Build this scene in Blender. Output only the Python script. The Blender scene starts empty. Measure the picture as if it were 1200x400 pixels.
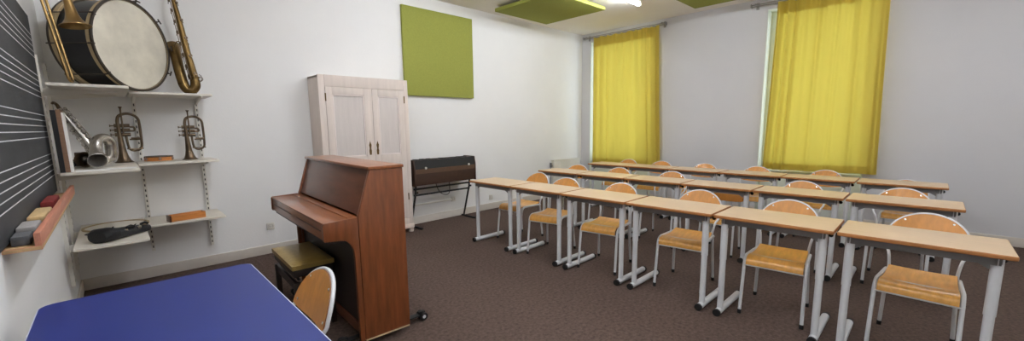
import bpy, bmesh, math, random
from mathutils import Vector, Matrix
random.seed(7)
PI = math.pi
SC = bpy.context.scene
COL = SC.collection

# ------------------------------------------------------------------ helpers
def lin(c):
    return tuple(((v/255)/12.92 if v/255 <= 0.04045 else ((v/255+0.055)/1.055)**2.4) for v in c)

class MB:
    """collects shapes; build() links them as ONE mesh object"""
    def __init__(s):
        s.v = []; s.f = []; s.m = []
    def add(s, vs, fs, mi=0):
        o = len(s.v)
        s.v += [Vector(p) for p in vs]
        for f in fs:
            s.f.append([i+o for i in f]); s.m.append(mi)
        return s
    def box(s, x0, x1, y0, y1, z0, z1, mi=0, M=None, topmi=None):
        vs = [Vector((x, y, z)) for z in (z0, z1) for y in (y0, y1) for x in (x0, x1)]
        if M is not None: vs = [M @ p for p in vs]
        s.add(vs, [(0,2,3,1)], mi)
        o = len(s.v)-8
        for k, f in enumerate([(4,5,7,6), (0,1,5,4), (1,3,7,5), (3,2,6,7), (2,0,4,6)]):
            s.f.append([i+o for i in f]); s.m.append(topmi if (k == 0 and topmi is not None) else mi)
        return s
    def prism(s, poly, a, b, fn, mi=0):
        """poly (u,w) swept from a to b; fn(u,w,t)->xyz"""
        n = len(poly)
        vs = [fn(u, w, a) for u, w in poly] + [fn(u, w, b) for u, w in poly]
        fs = [list(range(n))[::-1], list(range(n, 2*n))]
        for i in range(n):
            j = (i+1) % n
            fs.append((i, j, n+j, n+i))
        return s.add(vs, fs, mi)
    def tube(s, pts, r, n=12, mi=0, closed=False, caps=True, sq=1.0, up=None):
        pts = [Vector(p) for p in pts]
        k = len(pts)
        rs = r if isinstance(r, (list, tuple)) else [r]*k
        T = []
        for i in range(k):
            if closed: t = pts[(i+1) % k]-pts[i-1]
            else: t = pts[min(i+1, k-1)]-pts[max(i-1, 0)]
            T.append(t.normalized() if t.length > 1e-9 else Vector((0,0,1)))
        ref = Vector(up) if up else (Vector((0,0,1)) if abs(T[0].z) < .9 else Vector((1,0,0)))
        nrm = (ref - T[0]*ref.dot(T[0])).normalized()
        o = len(s.v)
        for i in range(k):
            nrm = (nrm - T[i]*nrm.dot(T[i]))
            nrm = nrm.normalized() if nrm.length > 1e-9 else T[i].orthogonal().normalized()
            bn = T[i].cross(nrm)
            for j in range(n):
                a = 2*PI*j/n
                s.v.append(pts[i] + (nrm*math.cos(a) + bn*math.sin(a)*sq)*rs[i])
        for i in range(k if closed else k-1):
            i2 = (i+1) % k
            for j in range(n):
                j2 = (j+1) % n
                s.f.append([o+i*n+j, o+i*n+j2, o+i2*n+j2, o+i2*n+j]); s.m.append(mi)
        if caps and not closed:
            s.f.append([o+j for j in range(n)][::-1]); s.m.append(mi)
            s.f.append([o+(k-1)*n+j for j in range(n)]); s.m.append(mi)
        return s
    def lathe(s, prof, c=(0,0,0), axis=(0,0,1), n=32, mi=0, closed=False):
        """prof: (r, h) along axis from c"""
        ax = Vector(axis).normalized(); a = ax.orthogonal().normalized(); b = ax.cross(a); c = Vector(c)
        o = len(s.v); k = len(prof)
        for r, h in prof:
            for j in range(n):
                t = 2*PI*j/n
                s.v.append(c + ax*h + (a*math.cos(t)+b*math.sin(t))*max(r, 1e-5))
        for i in range(k if closed else k-1):
            i2 = (i+1) % k
            for j in range(n):
                j2 = (j+1) % n
                s.f.append([o+i*n+j, o+i*n+j2, o+i2*n+j2, o+i2*n+j]); s.m.append(mi)
        return s
    def cyl(s, p0, p1, r, n=16, mi=0):
        p0, p1 = Vector(p0), Vector(p1)
        return s.lathe([(0,0), (r,0), (r,(p1-p0).length), (0,(p1-p0).length)], p0, p1-p0, n, mi)
    def ball(s, c, r, mi=0, n=12, sc=(1,1,1)):
        prof = [(r*math.sin(PI*i/8), -r*math.cos(PI*i/8)) for i in range(9)]
        o = len(s.v); s.lathe(prof, (0,0,0), (0,0,1), n, mi)
        for i in range(o, len(s.v)):
            s.v[i] = Vector((s.v[i].x*sc[0], s.v[i].y*sc[1], s.v[i].z*sc[2])) + Vector(c)
        return s
    def grid(s, fn, nu, nv, mi=0):
        o = len(s.v)
        for i in range(nu+1):
            for j in range(nv+1): s.v.append(Vector(fn(i/nu, j/nv)))
        for i in range(nu):
            for j in range(nv):
                a = o+i*(nv+1)+j
                s.f.append([a, a+nv+1, a+nv+2, a+1]); s.m.append(mi)
        return s
    def sheet(s, fn, nu, nv, th, mi=0):
        """closed slab: fn(u,v)->(point, normal)"""
        o = len(s.v)
        for sd in (0, 1):
            for i in range(nu+1):
                for j in range(nv+1):
                    p, nn = fn(i/nu, j/nv)
                    s.v.append(Vector(p) + Vector(nn)*th*(.5-sd))
        N = (nu+1)*(nv+1)
        idx = lambda sd, i, j: o+sd*N+i*(nv+1)+j
        for i in range(nu):
            for j in range(nv):
                s.f.append([idx(0,i,j), idx(0,i+1,j), idx(0,i+1,j+1), idx(0,i,j+1)]); s.m.append(mi)
                s.f.append([idx(1,i,j), idx(1,i,j+1), idx(1,i+1,j+1), idx(1,i+1,j)]); s.m.append(mi)
        ring = [(i,0) for i in range(nu)]+[(nu,j) for j in range(nv)]+[(i,nv) for i in range(nu,0,-1)]+[(0,j) for j in range(nv,0,-1)]
        for k in range(len(ring)):
            a, b = ring[k], ring[(k+1) % len(ring)]
            s.f.append([idx(0,*a), idx(1,*a), idx(1,*b), idx(0,*b)]); s.m.append(mi)
        return s
    def build(s, name, mats, parent=None, world=False, bevel=0, angle=38, seg=2):
        me = bpy.data.meshes.new(name)
        off = parent.matrix_world.inverted() if (world and parent is not None) else None
        if world and parent is not None:
            q = parent
            M = Matrix.Identity(4); chain = []
            while q is not None: chain.append(q); q = q.parent
            for q in reversed(chain): M = M @ q.matrix_basis
            off = M.inverted()
        vs = [off @ p for p in s.v] if off is not None else s.v
        me.from_pydata([tuple(p) for p in vs], [], s.f)
        mats = mats if isinstance(mats, (list, tuple)) else [mats]
        for m in mats: me.materials.append(m)
        me.polygons.foreach_set('material_index', s.m)
        bm = bmesh.new(); bm.from_mesh(me)
        bmesh.ops.recalc_face_normals(bm, faces=bm.faces)
        if bevel:
            es = [e for e in bm.edges if len(e.link_faces) == 2 and e.calc_face_angle(0) > math.radians(50)]
            bmesh.ops.bevel(bm, geom=es, offset=bevel, segments=seg, affect='EDGES', profile=.6, clamp_overlap=True)
        bm.to_mesh(me); bm.free()
        me.polygons.foreach_set('use_smooth', [True]*len(me.polygons))
        me.set_sharp_from_angle(angle=math.radians(angle))
        o = bpy.data.objects.new(name, me); COL.objects.link(o)
        if parent is not None: o.parent = parent
        return o

def fillet(pts, r, n=5):
    pts = [Vector(p) for p in pts]; out = [pts[0]]
    rs = r if isinstance(r, (list, tuple)) else [r]*len(pts)
    for i in range(1, len(pts)-1):
        a, b, c = pts[i-1], pts[i], pts[i+1]
        d1 = (a-b); d2 = (c-b); rr = min(rs[i], d1.length*.49, d2.length*.49)
        p, q = b+d1.normalized()*rr, b+d2.normalized()*rr
        for k in range(n+1):
            t = k/n; out.append(p*(1-t)**2 + b*2*t*(1-t) + q*t*t)
    out.append(pts[-1]); return out
def smooth(pts, n=6):
    pts = [Vector(p) for p in pts]; P = [pts[0]]+pts+[pts[-1]]; out = []
    for i in range(1, len(P)-2):
        p0, p1, p2, p3 = P[i-1], P[i], P[i+1], P[i+2]
        for k in range(n):
            t = k/n
            out.append(.5*((2*p1)+(-p0+p2)*t+(2*p0-5*p1+4*p2-p3)*t*t+(-p0+3*p1-3*p2+p3)*t**3))
    out.append(pts[-1]); return out
def lerp_list(a, n):
    out = []
    for i in range(n):
        t = i/(n-1)*(len(a)-1); k = min(int(t), len(a)-2); out.append(a[k]+(a[k+1]-a[k])*(t-k))
    return out
def rounded_rect(x0, x1, y0, y1, r, n=6):
    out = []
    for cx, cy, a in ((x1-r, y1-r, 0), (x0+r, y1-r, PI/2), (x0+r, y0+r, PI), (x1-r, y0+r, 1.5*PI)):
        for k in range(n+1):
            t = a+PI/2*k/n; out.append((cx+r*math.cos(t), cy+r*math.sin(t)))
    return out
XYZ = lambda u, w, t: (u, w, t)

def tag(o, label, cat, group=None, kind=None):
    o['label'] = label; o['category'] = cat
    if group: o['group'] = group
    if kind: o['kind'] = kind
    return o
def thing(name, label, cat, loc=(0,0,0), rz=0, group=None, sc=1):
    o = bpy.data.objects.new(name, None); COL.objects.link(o)
    o.location = loc; o.rotation_euler = (0, 0, rz); o.scale = (sc, sc, sc); o.empty_display_size = .1
    return tag(o, label, cat, group)
def struct(o):
    o['kind'] = 'structure'; return o
def dup(root, label, loc, rz=0, sc=1):
    r = root.copy(); COL.objects.link(r); r.location = loc; r.rotation_euler = (0, 0, rz); r.scale = (sc, sc, sc); r['label'] = label
    for ch in list(root.children):
        c = ch.copy(); COL.objects.link(c); c.parent = r
        for g in list(ch.children):
            d = g.copy(); COL.objects.link(d); d.parent = c
    return r

# ------------------------------------------------------------------ materials
def mat(name, rgb, rough=.5, metal=0, var=None, bump=None, coat=0, spec=.5, emit=None):
    """var=(scale, amount 0..1, stretch xyz); bump=(scale, strength)"""
    m = bpy.data.materials.new(name); m.use_nodes = True
    nt = m.node_tree; b = nt.nodes['Principled BSDF']; L = nt.links
    c = lin(rgb)
    b.inputs['Base Color'].default_value = (*c, 1); b.inputs['Roughness'].default_value = rough
    b.inputs['Metallic'].default_value = metal; b.inputs['Specular IOR Level'].default_value = spec
    b.inputs['Coat Weight'].default_value = coat
    if var or bump:
        tc = nt.nodes.new('ShaderNodeTexCoord')
    if var:
        sc, am, st = var if len(var) == 3 else (*var, (1,1,1))
        mp = nt.nodes.new('ShaderNodeMapping'); mp.inputs['Scale'].default_value = st
        L.new(tc.outputs['Object'], mp.inputs['Vector'])
        nz = nt.nodes.new('ShaderNodeTexNoise'); nz.inputs['Scale'].default_value = sc; nz.inputs['Detail'].default_value = 5
        nz.inputs['Roughness'].default_value = .6
        L.new(mp.outputs[0], nz.inputs['Vector'])
        cr = nt.nodes.new('ShaderNodeValToRGB')
        cr.color_ramp.elements[0].position = .3; cr.color_ramp.elements[1].position = .7
        cr.color_ramp.elements[0].color = (*[v*(1-am) for v in c], 1)
        cr.color_ramp.elements[1].color = (*[min(1, v*(1+am)) for v in c], 1)
        L.new(nz.outputs['Fac'], cr.inputs['Fac']); L.new(cr.outputs['Color'], b.inputs['Base Color'])
    if bump:
        n2 = nt.nodes.new('ShaderNodeTexNoise'); n2.inputs['Scale'].default_value = bump[0]; n2.inputs['Detail'].default_value = 4
        L.new(tc.outputs['Object'], n2.inputs['Vector'])
        bp = nt.nodes.new('ShaderNodeBump'); bp.inputs['Strength'].default_value = bump[1]; bp.inputs['Distance'].default_value = .01
        L.new(n2.outputs['Fac'], bp.inputs['Height']); L.new(bp.outputs['Normal'], b.inputs['Normal'])
    if emit:
        b.inputs['Emission Color'].default_value = (*lin(emit[0]), 1); b.inputs['Emission Strength'].default_value = emit[1]
    return m

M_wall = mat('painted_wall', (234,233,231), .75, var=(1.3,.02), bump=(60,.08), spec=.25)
M_wallR = mat('painted_wall_shaded', (206,205,207), .75, var=(1.3,.02), bump=(60,.08), spec=.25)  # darker copy of the wall paint; the window wall's dimness put into colour
M_ceil = mat('painted_ceiling', (240,234,224), .85, var=(2,.02), spec=.2)
M_base = mat('painted_baseboard', (206,198,188), .5, var=(5,.04))
M_reveal = mat('window_paint', (226,232,224), .5)
M_carpet = mat('brown_carpet', (90,75,68), .95, var=(40,.36), bump=(220,.5), spec=.1)
M_lamwood = mat('beech_laminate', (203,177,144), .42, var=(9,.06,(6,.6,6)), spec=.4)
M_edge = mat('beech_edge', (165,108,58), .45, var=(14,.2,(4,1,4)))
M_ply = mat('beech_plywood', (204,138,60), .38, var=(7,.13,(4,4,.9)), coat=.15)
M_seat = mat('beech_seat_plywood', (216,158,76), .3, var=(7,.16,(.8,5,4)), coat=.15)
M_plyedge = mat('plywood_edge', (128,78,38), .5, var=(30,.2,(1,1,6)))
M_steel = mat('grey_enamel_tube', (214,215,217), .35, metal=.1, var=(6,.04), spec=.5)
M_steelD = mat('grey_enamel_frame', (126,124,124), .5, metal=.2, var=(6,.05))
M_chrome = mat('chrome', (212,212,210), .22, metal=.9)
M_black = mat('black_plastic', (16,16,17), .6, var=(20,.15))
M_rubber = mat('black_rubber', (18,18,18), .7, var=(20,.15))
M_white = mat('white_enamel', (222,218,208), .4, var=(4,.03))
M_shelf = mat('shelf_laminate', (216,209,196), .45, var=(6,.05))
M_slot = mat('dark_slot', (70,66,62), .8, var=(20,.1))
M_blue = mat('blue_laminate', (32,46,114), .42, var=(3,.05), bump=(220,.06), spec=.4)
M_bluedge = mat('pale_desk_edge', (188,192,205), .4, var=(10,.05))
M_green = mat('olive_green_fabric', (150,153,76), .9, var=(70,.07), bump=(420,.25), spec=.15)
M_greenside = M_green
M_board = mat('dark_chalkboard', (54,56,58), .6, var=(2.2,.28,(1,1,2)), spec=.35)
M_chalkline = mat('white_line', (214,216,218), .6, var=(30,.05))
M_traywood = mat('pink_brown_wood', (193,128,103), .5, var=(12,.12,(6,.6,6)))
M_trayend = mat('cut_wood', (188,152,108), .6, var=(20,.15,(2,8,8)))
M_walnut = mat('walnut_veneer', (122,68,36), .34, var=(5,.3,(6,6,.7)), coat=.15)
M_walnutH = mat('walnut_veneer_lengthwise', (138,80,44), .28, var=(5,.22,(6,.7,6)), coat=.35)
M_walnutD = mat('dark_walnut', (94,54,36), .34, var=(6,.2,(5,.7,5)), coat=.2)
M_piblack = mat('dark_and_shaded_wood', (34,24,21), .45, var=(8,.2))  # dark wood; on the piano's lower panel it stands in for shade
M_cream = mat('cream_strip', (196,176,142), .5, var=(12,.1))
M_leather = mat('olive_brown_leather', (150,124,64), .34, var=(18,.18), bump=(90,.15), coat=.1)
M_limed = mat('limed_pine', (212,199,189), .6, var=(3,.06,(6,6,.6)), bump=(40,.06))
M_limedpanel = mat('limed_pine_panel', (204,195,189), .6, var=(3.5,.06,(7,7,.5)), bump=(40,.06))
M_limeline = mat('limed_pine_moulding', (224,212,206), .55, var=(9,.06))
M_brassold = mat('aged_brass', (106,84,48), .32, metal=.85, var=(9,.3))
M_brass = mat('lacquered_brass', (146,118,74), .3, metal=.9, var=(7,.22))
M_bronze = mat('tarnished_brass', (104,88,70), .36, metal=.8, var=(11,.3))
M_silver = mat('tarnished_silver', (184,179,172), .27, metal=.9, var=(10,.25))
M_drumskin = mat('calf_drumskin', (210,204,188), .6, var=(4,.17), spec=.3)
M_drumshell = mat('black_drum_lacquer', (16,16,18), .35, var=(5,.2))
M_hoopwood = mat('hoop_wood', (172,150,112), .5, var=(10,.15))
M_hoopdark = mat('hoop_dark', (52,42,32), .5, var=(10,.2))
M_orangewood = mat('orange_brown_wood', (192,122,60), .45, var=(9,.18,(1,6,6)))
M_paper = mat('paper', (236,234,230), .8, var=(30,.02))
M_tanpage = mat('brown_cardboard', (128,98,76), .8, var=(20,.15,(1,1,4)))
M_bag = mat('black_nylon', (17,17,19), .65, var=(30,.25), bump=(150,.3))
M_baggrey = mat('dark_grey_nylon', (36,36,38), .6, var=(30,.2), bump=(150,.3))
M_felt = mat('grey_felt', (92,92,94), .95, var=(60,.15))
M_feltlight = mat('light_grey_felt', (150,146,144), .95, var=(60,.12))
M_red = mat('dark_red_felt', (122,34,32), .8, var=(40,.2))
M_brushwood = mat('brush_wood', (206,176,128), .5, var=(14,.12,(6,1,6)))
M_kbbrown = mat('dark_brown_vinyl', (62,40,28), .5, var=(20,.15))
M_kbbrown2 = mat('brown_vinyl_band', (92,68,50), .5, var=(20,.12))
M_curtrod = mat('grey_rail', (150,147,143), .4, metal=.4, var=(8,.08))
M_glow = mat('fluorescent_diffuser', (250,248,255), .4, emit=((240,246,255), 48))
M_glass = bpy.data.materials.new('window_glass'); M_glass.use_nodes = True
_b = M_glass.node_tree.nodes['Principled BSDF']; _b.inputs['Transmission Weight'].default_value = 1; _b.inputs['Roughness'].default_value = 0; _b.inputs['IOR'].default_value = 1.01
M_curtain = bpy.data.materials.new('yellow_curtain'); M_curtain.use_nodes = True
def _curtain(m):
    nt = m.node_tree; nt.nodes.clear(); L = nt.links
    out = nt.nodes.new('ShaderNodeOutputMaterial'); mix = nt.nodes.new('ShaderNodeMixShader')
    d = nt.nodes.new('ShaderNodeBsdfDiffuse'); t = nt.nodes.new('ShaderNodeBsdfTranslucent')
    tc = nt.nodes.new('ShaderNodeTexCoord'); nz = nt.nodes.new('ShaderNodeTexNoise'); nz.inputs['Scale'].default_value = 160
    L.new(tc.outputs['Object'], nz.inputs['Vector'])
    cr = nt.nodes.new('ShaderNodeValToRGB')
    cr.color_ramp.elements[0].color = (*lin((222,196,94)), 1); cr.color_ramp.elements[1].color = (*lin((230,208,110)), 1)
    L.new(nz.outputs['Fac'], cr.inputs['Fac'])
    L.new(cr.outputs['Color'], d.inputs['Color']); t.inputs['Color'].default_value = (*lin((230,222,150)), 1)
    mix.inputs['Fac'].default_value = .62
    L.new(d.outputs[0], mix.inputs[1]); L.new(t.outputs[0], mix.inputs[2]); L.new(mix.outputs[0], out.inputs['Surface'])
_curtain(M_curtain)

# ------------------------------------------------------------------ room
XL, XR, YB, YF, ZC = -.341, 7.097, 5.18, -2.1, 3.2255
XW = XR + .30
struct(MB().box(XL-.2, XW, YF-.2, YB+.2, -.15, 0).build('floor', M_carpet))
struct(MB().box(XL-.2, XW, YF-.2, YB+.2, ZC, ZC+.15).build('ceiling', M_ceil))
struct(MB().box(XL-.2, XW, YB, YB+.2, 0, ZC).build('wall_back', M_wall))
struct(MB().box(XL-.2, XL, YF, YB, 0, ZC).build('wall_left', M_wall))
struct(MB().box(XL-.2, XW, YF-.2, YF, 0, ZC).build('wall_front', M_wall))
WIN = [(3.60, 4.965), (.60, 1.848)]
ZS, ZT = .66, 3.06
wr = MB()
ys = [YB, WIN[0][1], WIN[0][0], WIN[1][1], WIN[1][0], YF]
for a, b in ((0,1), (2,3), (4,5)): wr.box(XR, XW, ys[b], ys[a], 0, ZC)
for y0, y1 in WIN:
    wr.box(XR, XW, y0, y1, ZT, ZC); wr.box(XR+.14, XW, y0, y1, 0, ZS)
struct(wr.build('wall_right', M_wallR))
for i, (y0, y1) in enumerate(WIN):
    # painted lining of the recess, frame, glass
    rv = MB()
    rv.box(XR+.0, XR+.24, y1-.012, y1, 0, ZT-.012); rv.box(XR+.0, XR+.24, y0, y0+.012, 0, ZT-.012)
    rv.box(XR+.0, XR+.24, y0, y1, ZT-.012, ZT); rv.box(XR+.128, XR+.14, y0+.012, y1-.012, 0, ZS); rv.box(XR+.10, XR+.26, y0+.012, y1-.012, ZS, ZS+.03)
    w = struct(rv.build('window_%d' % (i+1), M_reveal, bevel=.003))
    fr = MB(); xa, xb = XR+.19, XR+.24; ya, yb = y0+.012, y1-.012; za, zb = ZS+.03, ZT-.012; t = .06; ym = (ya+yb)/2
    fr.box(xa, xb, ya, ya+t, za, zb); fr.box(xa, xb, yb-t, yb, za, zb); fr.box(xa, xb, ya+t, yb-t, za, za+t); fr.box(xa, xb, ya+t, yb-t, zb-t, zb)
    fr.box(xa, xb, ym-.055, ym+.055, za+t, zb-t)
    for zz in (1.35, 2.25): fr.box(xa+.01, xb-.01, ya+t, ym-.055, zz, zz+.03); fr.box(xa+.01, xb-.01, ym+.055, yb-t, zz, zz+.03)
    fr.build('window_frame', M_reveal, w, bevel=.004)
    MB().box(xa+.022, xa+.028, ya+t-.01, yb-t+.01, za+t-.01, zb-t+.01).build('window_glass', M_glass, w)
def skirting(name, x0, x1, y0, y1): struct(MB().box(x0, x1, y0, y1, 0, .105).build(name, M_base, bevel=.006))
skirting('baseboard_back', XL, XR, YB-.014, YB)
skirting('baseboard_left', XL, XL+.014, YF, YB-.014)
bb = MB()
for a, b in ((0,1), (2,3), (4,5)): bb.box(XR-.014, XR, ys[b]+.0, ys[a]-(.014 if a == 0 else 0), 0, .105)
struct(bb.build('baseboard_right', M_base, bevel=.006))
# conduit along the back wall beneath the electric piano, with its plug
struct(MB().box(2.75, 3.70, YB-.022, YB, .268, .292).build('trim_1', M_white, bevel=.004))

# ------------------------------------------------------------------ ceiling lamps and acoustic panels
def lamp(label, x0, x1, y, rz=0):
    t = thing('ceiling_lamp', label, 'lamp', ((x0+x1)/2, y, ZC), rz, 'fluorescent ceiling lamps')
    h = (x1-x0)/2
    MB().box(-h, h, -.03, .03, -.035, 0).build('housing', M_white, t, bevel=.006)
    MB().tube([(-h+.01, 0, -.052), (h-.01, 0, -.052)], .026, 16).build('tube_diffuser', M_glow, t)
    for s in (-1, 1): MB().box(s*h-.012, s*h+.012, -.03, .03, -.082, -.0).build('end_cap', M_white, t, bevel=.004)
    return t
lamp('lit tube lamp on the ceiling between the two green ceiling panels', 4.46, 5.78, 3.2)
lamp('tube lamp on the ceiling above the upright piano', 2.2, 3.52, 3.0)
lamp('tube lamp on the ceiling above the front table row', 4.46, 5.78, -.3)
lamp('tube lamp on the ceiling beside the blue desk', .89, 2.21, -.3)
lamp('tube lamp on the ceiling along the near half of the chalkboard', .24, 1.56, .75, PI/2)
lamp('tube lamp on the ceiling along the far half of the chalkboard', .24, 1.56, 2.75, PI/2)
def ceiling_panel(label, x0, x1, y0, y1):
    t = thing('acoustic_ceiling_panel', label, 'acoustic panel', ((x0+x1)/2, (y0+y1)/2, ZC), 0, 'olive green acoustic panels')
    hx, hy = (x1-x0)/2, (y1-y0)/2; zb = 3.14-ZC
    MB().box(-hx, hx, -hy, hy, zb, zb+.05).build('fabric_panel', M_green, t, bevel=.006)
    mm = MB()
    for s in (-1, 1): mm.box(s*(hx-.2)-.02, s*(hx-.2)+.02, -hy+.1, hy-.1, zb+.05, 0)
    mm.build('mounting_batten', M_rubber, t)
ceiling_panel('square green panel under the ceiling, close to the back wall', 4.377, 5.575, 3.645, 4.83)
ceiling_panel('green panel under the ceiling, close to the window wall', 5.35, 6.545, 1.5, 2.69)
t = thing('acoustic_wall_panel', 'square olive green fabric panel hung high on the back wall', 'acoustic panel', (3.565, YB, 1.852), 0, 'olive green acoustic panels')
MB().box(-.605, .605, -.05, -.008, 0, 1.203).build('fabric_panel', M_green, t, bevel=.005)
MB().box(-.5, .5, -.01, 0, .1, .14).box(-.5, .5, -.01, 0, 1.04, 1.08).build('mounting_batten', M_black, t)

# ------------------------------------------------------------------ curtains
def curtain_rod(label, y0, y1):
    t = thing('curtain_rod', label, 'curtain rod', (XR, (y0+y1)/2, 3.126), 0, 'curtain rods above the windows')
    h = (y1-y0)/2
    for x, r, z in ((-.127, .009, 0), (-.075, .008, -.012)):
        MB().tube([(x, -h, z), (x, h, z)], r, 12).build('rail', M_curtrod, t)
    for s in (-1, 1):
        MB().box(-.145, -.06, s*h-.004, s*h+.004, -.03, .018).build('end_plate', M_curtrod, t, bevel=.002)
        MB().box(-.14, 0, s*(h-.06)-.01, s*(h-.06)+.01, .011, .017).box(-.012, 0, s*(h-.06)-.02, s*(h-.06)+.02, -.05, .05).build('bracket', M_curtrod, t)
curtain_rod('double curtain rail over the yellow curtain nearest the back wall', 3.36, 5.05)
curtain_rod('double curtain rail over the wider yellow curtain farther from the corner', .30, 2.04)
def curtain(label, ty0, ty1, by0, by1, zt, zb, hooks, folds, seed):
    """hung from hooks along the top; folds = (u, width, depth) vertical pleats"""
    rnd = random.Random(seed); ph = [rnd.uniform(0, 6.28) for _ in range(6)]
    def fn(u, v):
        ya = ty1+(ty0-ty1)*u; yb = by1+(by0-by1)*u
        w = 1-v
        y = ya+(yb-ya)*v**1.3
        k = u*hooks
        sag = .028*abs(math.sin(PI*k))**1.2 * (0.55+.45*math.sin(3.1*k+ph[0]))
        z = zt+(zb-zt)*v - sag*(w**6)
        x = XR-.127
        x += .014*math.sin(2*PI*k+ph[1])*(.25+.75*w**2) + .012*math.sin(2*PI*u*hooks*.47+ph[2])*(.4+.6*v)
        x += .006*math.sin(2*PI*u*hooks*1.9+ph[3])*w**3 + .008*v*math.sin(2*PI*u*2.3+ph[4])
        for fu, fw, fd in folds:
            e = math.exp(-((u-fu-.02*v*math.sin(ph[5]))/fw)**2); x -= fd*e
        z += .006*math.sin(5*u+ph[3])*v
        return (x, y, z)
    def sh(u, v): return fn(u, v), (1, 0, 0)
    m = MB().sheet(sh, 150, 40, .003)
    # stitched heading tape and bottom hem as thicker bands
    m.sheet(lambda u, v: ((fn(u, .07*v)[0]-.0035, *fn(u, .07*v)[1:]), (1,0,0)), 150, 2, .003)
    m.sheet(lambda u, v: ((fn(u, .96+.0385*v)[0]-.0035, *fn(u, .96+.0385*v)[1:]), (1,0,0)), 150, 2, .003)
    m.sheet(lambda u, v: ((fn(.003+.02*u, .01+.98*v)[0]-.0045, *fn(.003+.02*u, .01+.98*v)[1:]), (1,0,0)), 2, 40, .003)
    m.sheet(lambda u, v: ((fn(.977+.02*u, .01+.98*v)[0]-.0045, *fn(.977+.02*u, .01+.98*v)[1:]), (1,0,0)), 2, 40, .003)
    o = m.build('curtain', M_curtain, None, angle=60)
    return tag(o, label, 'curtain', 'yellow curtains')
curtain('yellow curtain over the window nearest the back wall corner', 3.455, 4.787, 3.345, 4.79, 3.104, .645, 9, [(.02,.02,.05), (.12,.02,.035), (.22,.015,.03), (.72,.05,.02), (.84,.02,.04), (.97,.02,.05)], 3)
curtain('wider yellow curtain over the window farther from the corner', -0+.50, 1.69, .45, 1.735, 3.104, .725, 8, [(.03,.025,.045), (.12,.022,.06), (.2,.016,.055), (.42,.02,.02), (.6,.02,.018), (.78,.02,.02), (.97,.025,.04)], 11)

# ------------------------------------------------------------------ school tables
TG = 'light wood school tables in three rows'
def table_proto():
    t = thing('school_table', '', 'table', (0,0,0), 0, TG)
    hx, hy = .2155, .3465
    tp = MB().box(-hx, hx, -hy, hy, .736, .76).build('tabletop', [M_lamwood, M_edge], t, bevel=.008, seg=3, angle=30)
    for p in tp.data.polygons: p.material_index = 0 if (p.normal.z > .75) else 1
    fr = MB()
    fr.box(-.165, -.14, -.30, .30, .690, .736); fr.box(.13, .155, -.30, .30, .705, .736)
    for s in (-1, 1): fr.box(-.165, .155, s*.288-.014, s*.288+.014, .698, .736)
    for s in (-1, 1): fr.prism([(0, 0), (.05, 0), (0, -.03)], -.152-.002, -.152+.002, lambda u, w, q, s=s: (q, s*(.264-u), .692+w))
    fr.build('under_frame', M_steelD, t, bevel=.002)
    for s in (-1, 1):
        y = s*.288
        lg = MB().tube([(-.14, y, .04), (-.14, y, .42)], .0225, 16, up=(1,0,0), sq=.92).tube([(-.14, y, .42), (-.14, y, .736)], .0255, 16, up=(1,0,0), sq=.92)
        lg.build('leg', [M_steel, M_slot], t)
        ft = MB().tube([(-.2, y, .0265), (.27, y, .0265)], .0245, 18).build('foot', M_steel, t)
        for a, b in ((-.219, -.198), (.268, .289)):
            MB().tube([(a, y, .0265), (b, y, .0265)], .0262, 18).build('end_cap', M_rubber, ft)
    MB().cyl((-.06, -.31, .70), (-.06, -.31, .736), .006, 8).ball((-.06, -.315, .70), .014).build('bag_hook', M_rubber, t)
    return t
TP = table_proto()
ORD = ['first', 'second', 'third', 'fourth', 'fifth', 'sixth']
ROWT = ['row nearest the piano', 'middle row', 'row nearest the windows']
DL = .70817
tabs = [(3.0516, 3.8917), (4.4282, 4.0129), (5.7610, 4.0743)]
first = True
for r, (x0, y0) in enumerate(tabs):
    for i in range(6):
        lab = 'light wood table, %s from the back wall in the %s' % (ORD[i], ROWT[r])
        if i == 5: lab = 'light wood table, farthest from the back wall in the %s' % ROWT[r]
        loc = (x0+.2155, y0-DL*(i+.5), 0)
        if first: TP.location = loc; TP['label'] = lab; first = False
        else: dup(TP, lab, loc, 0)

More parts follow.
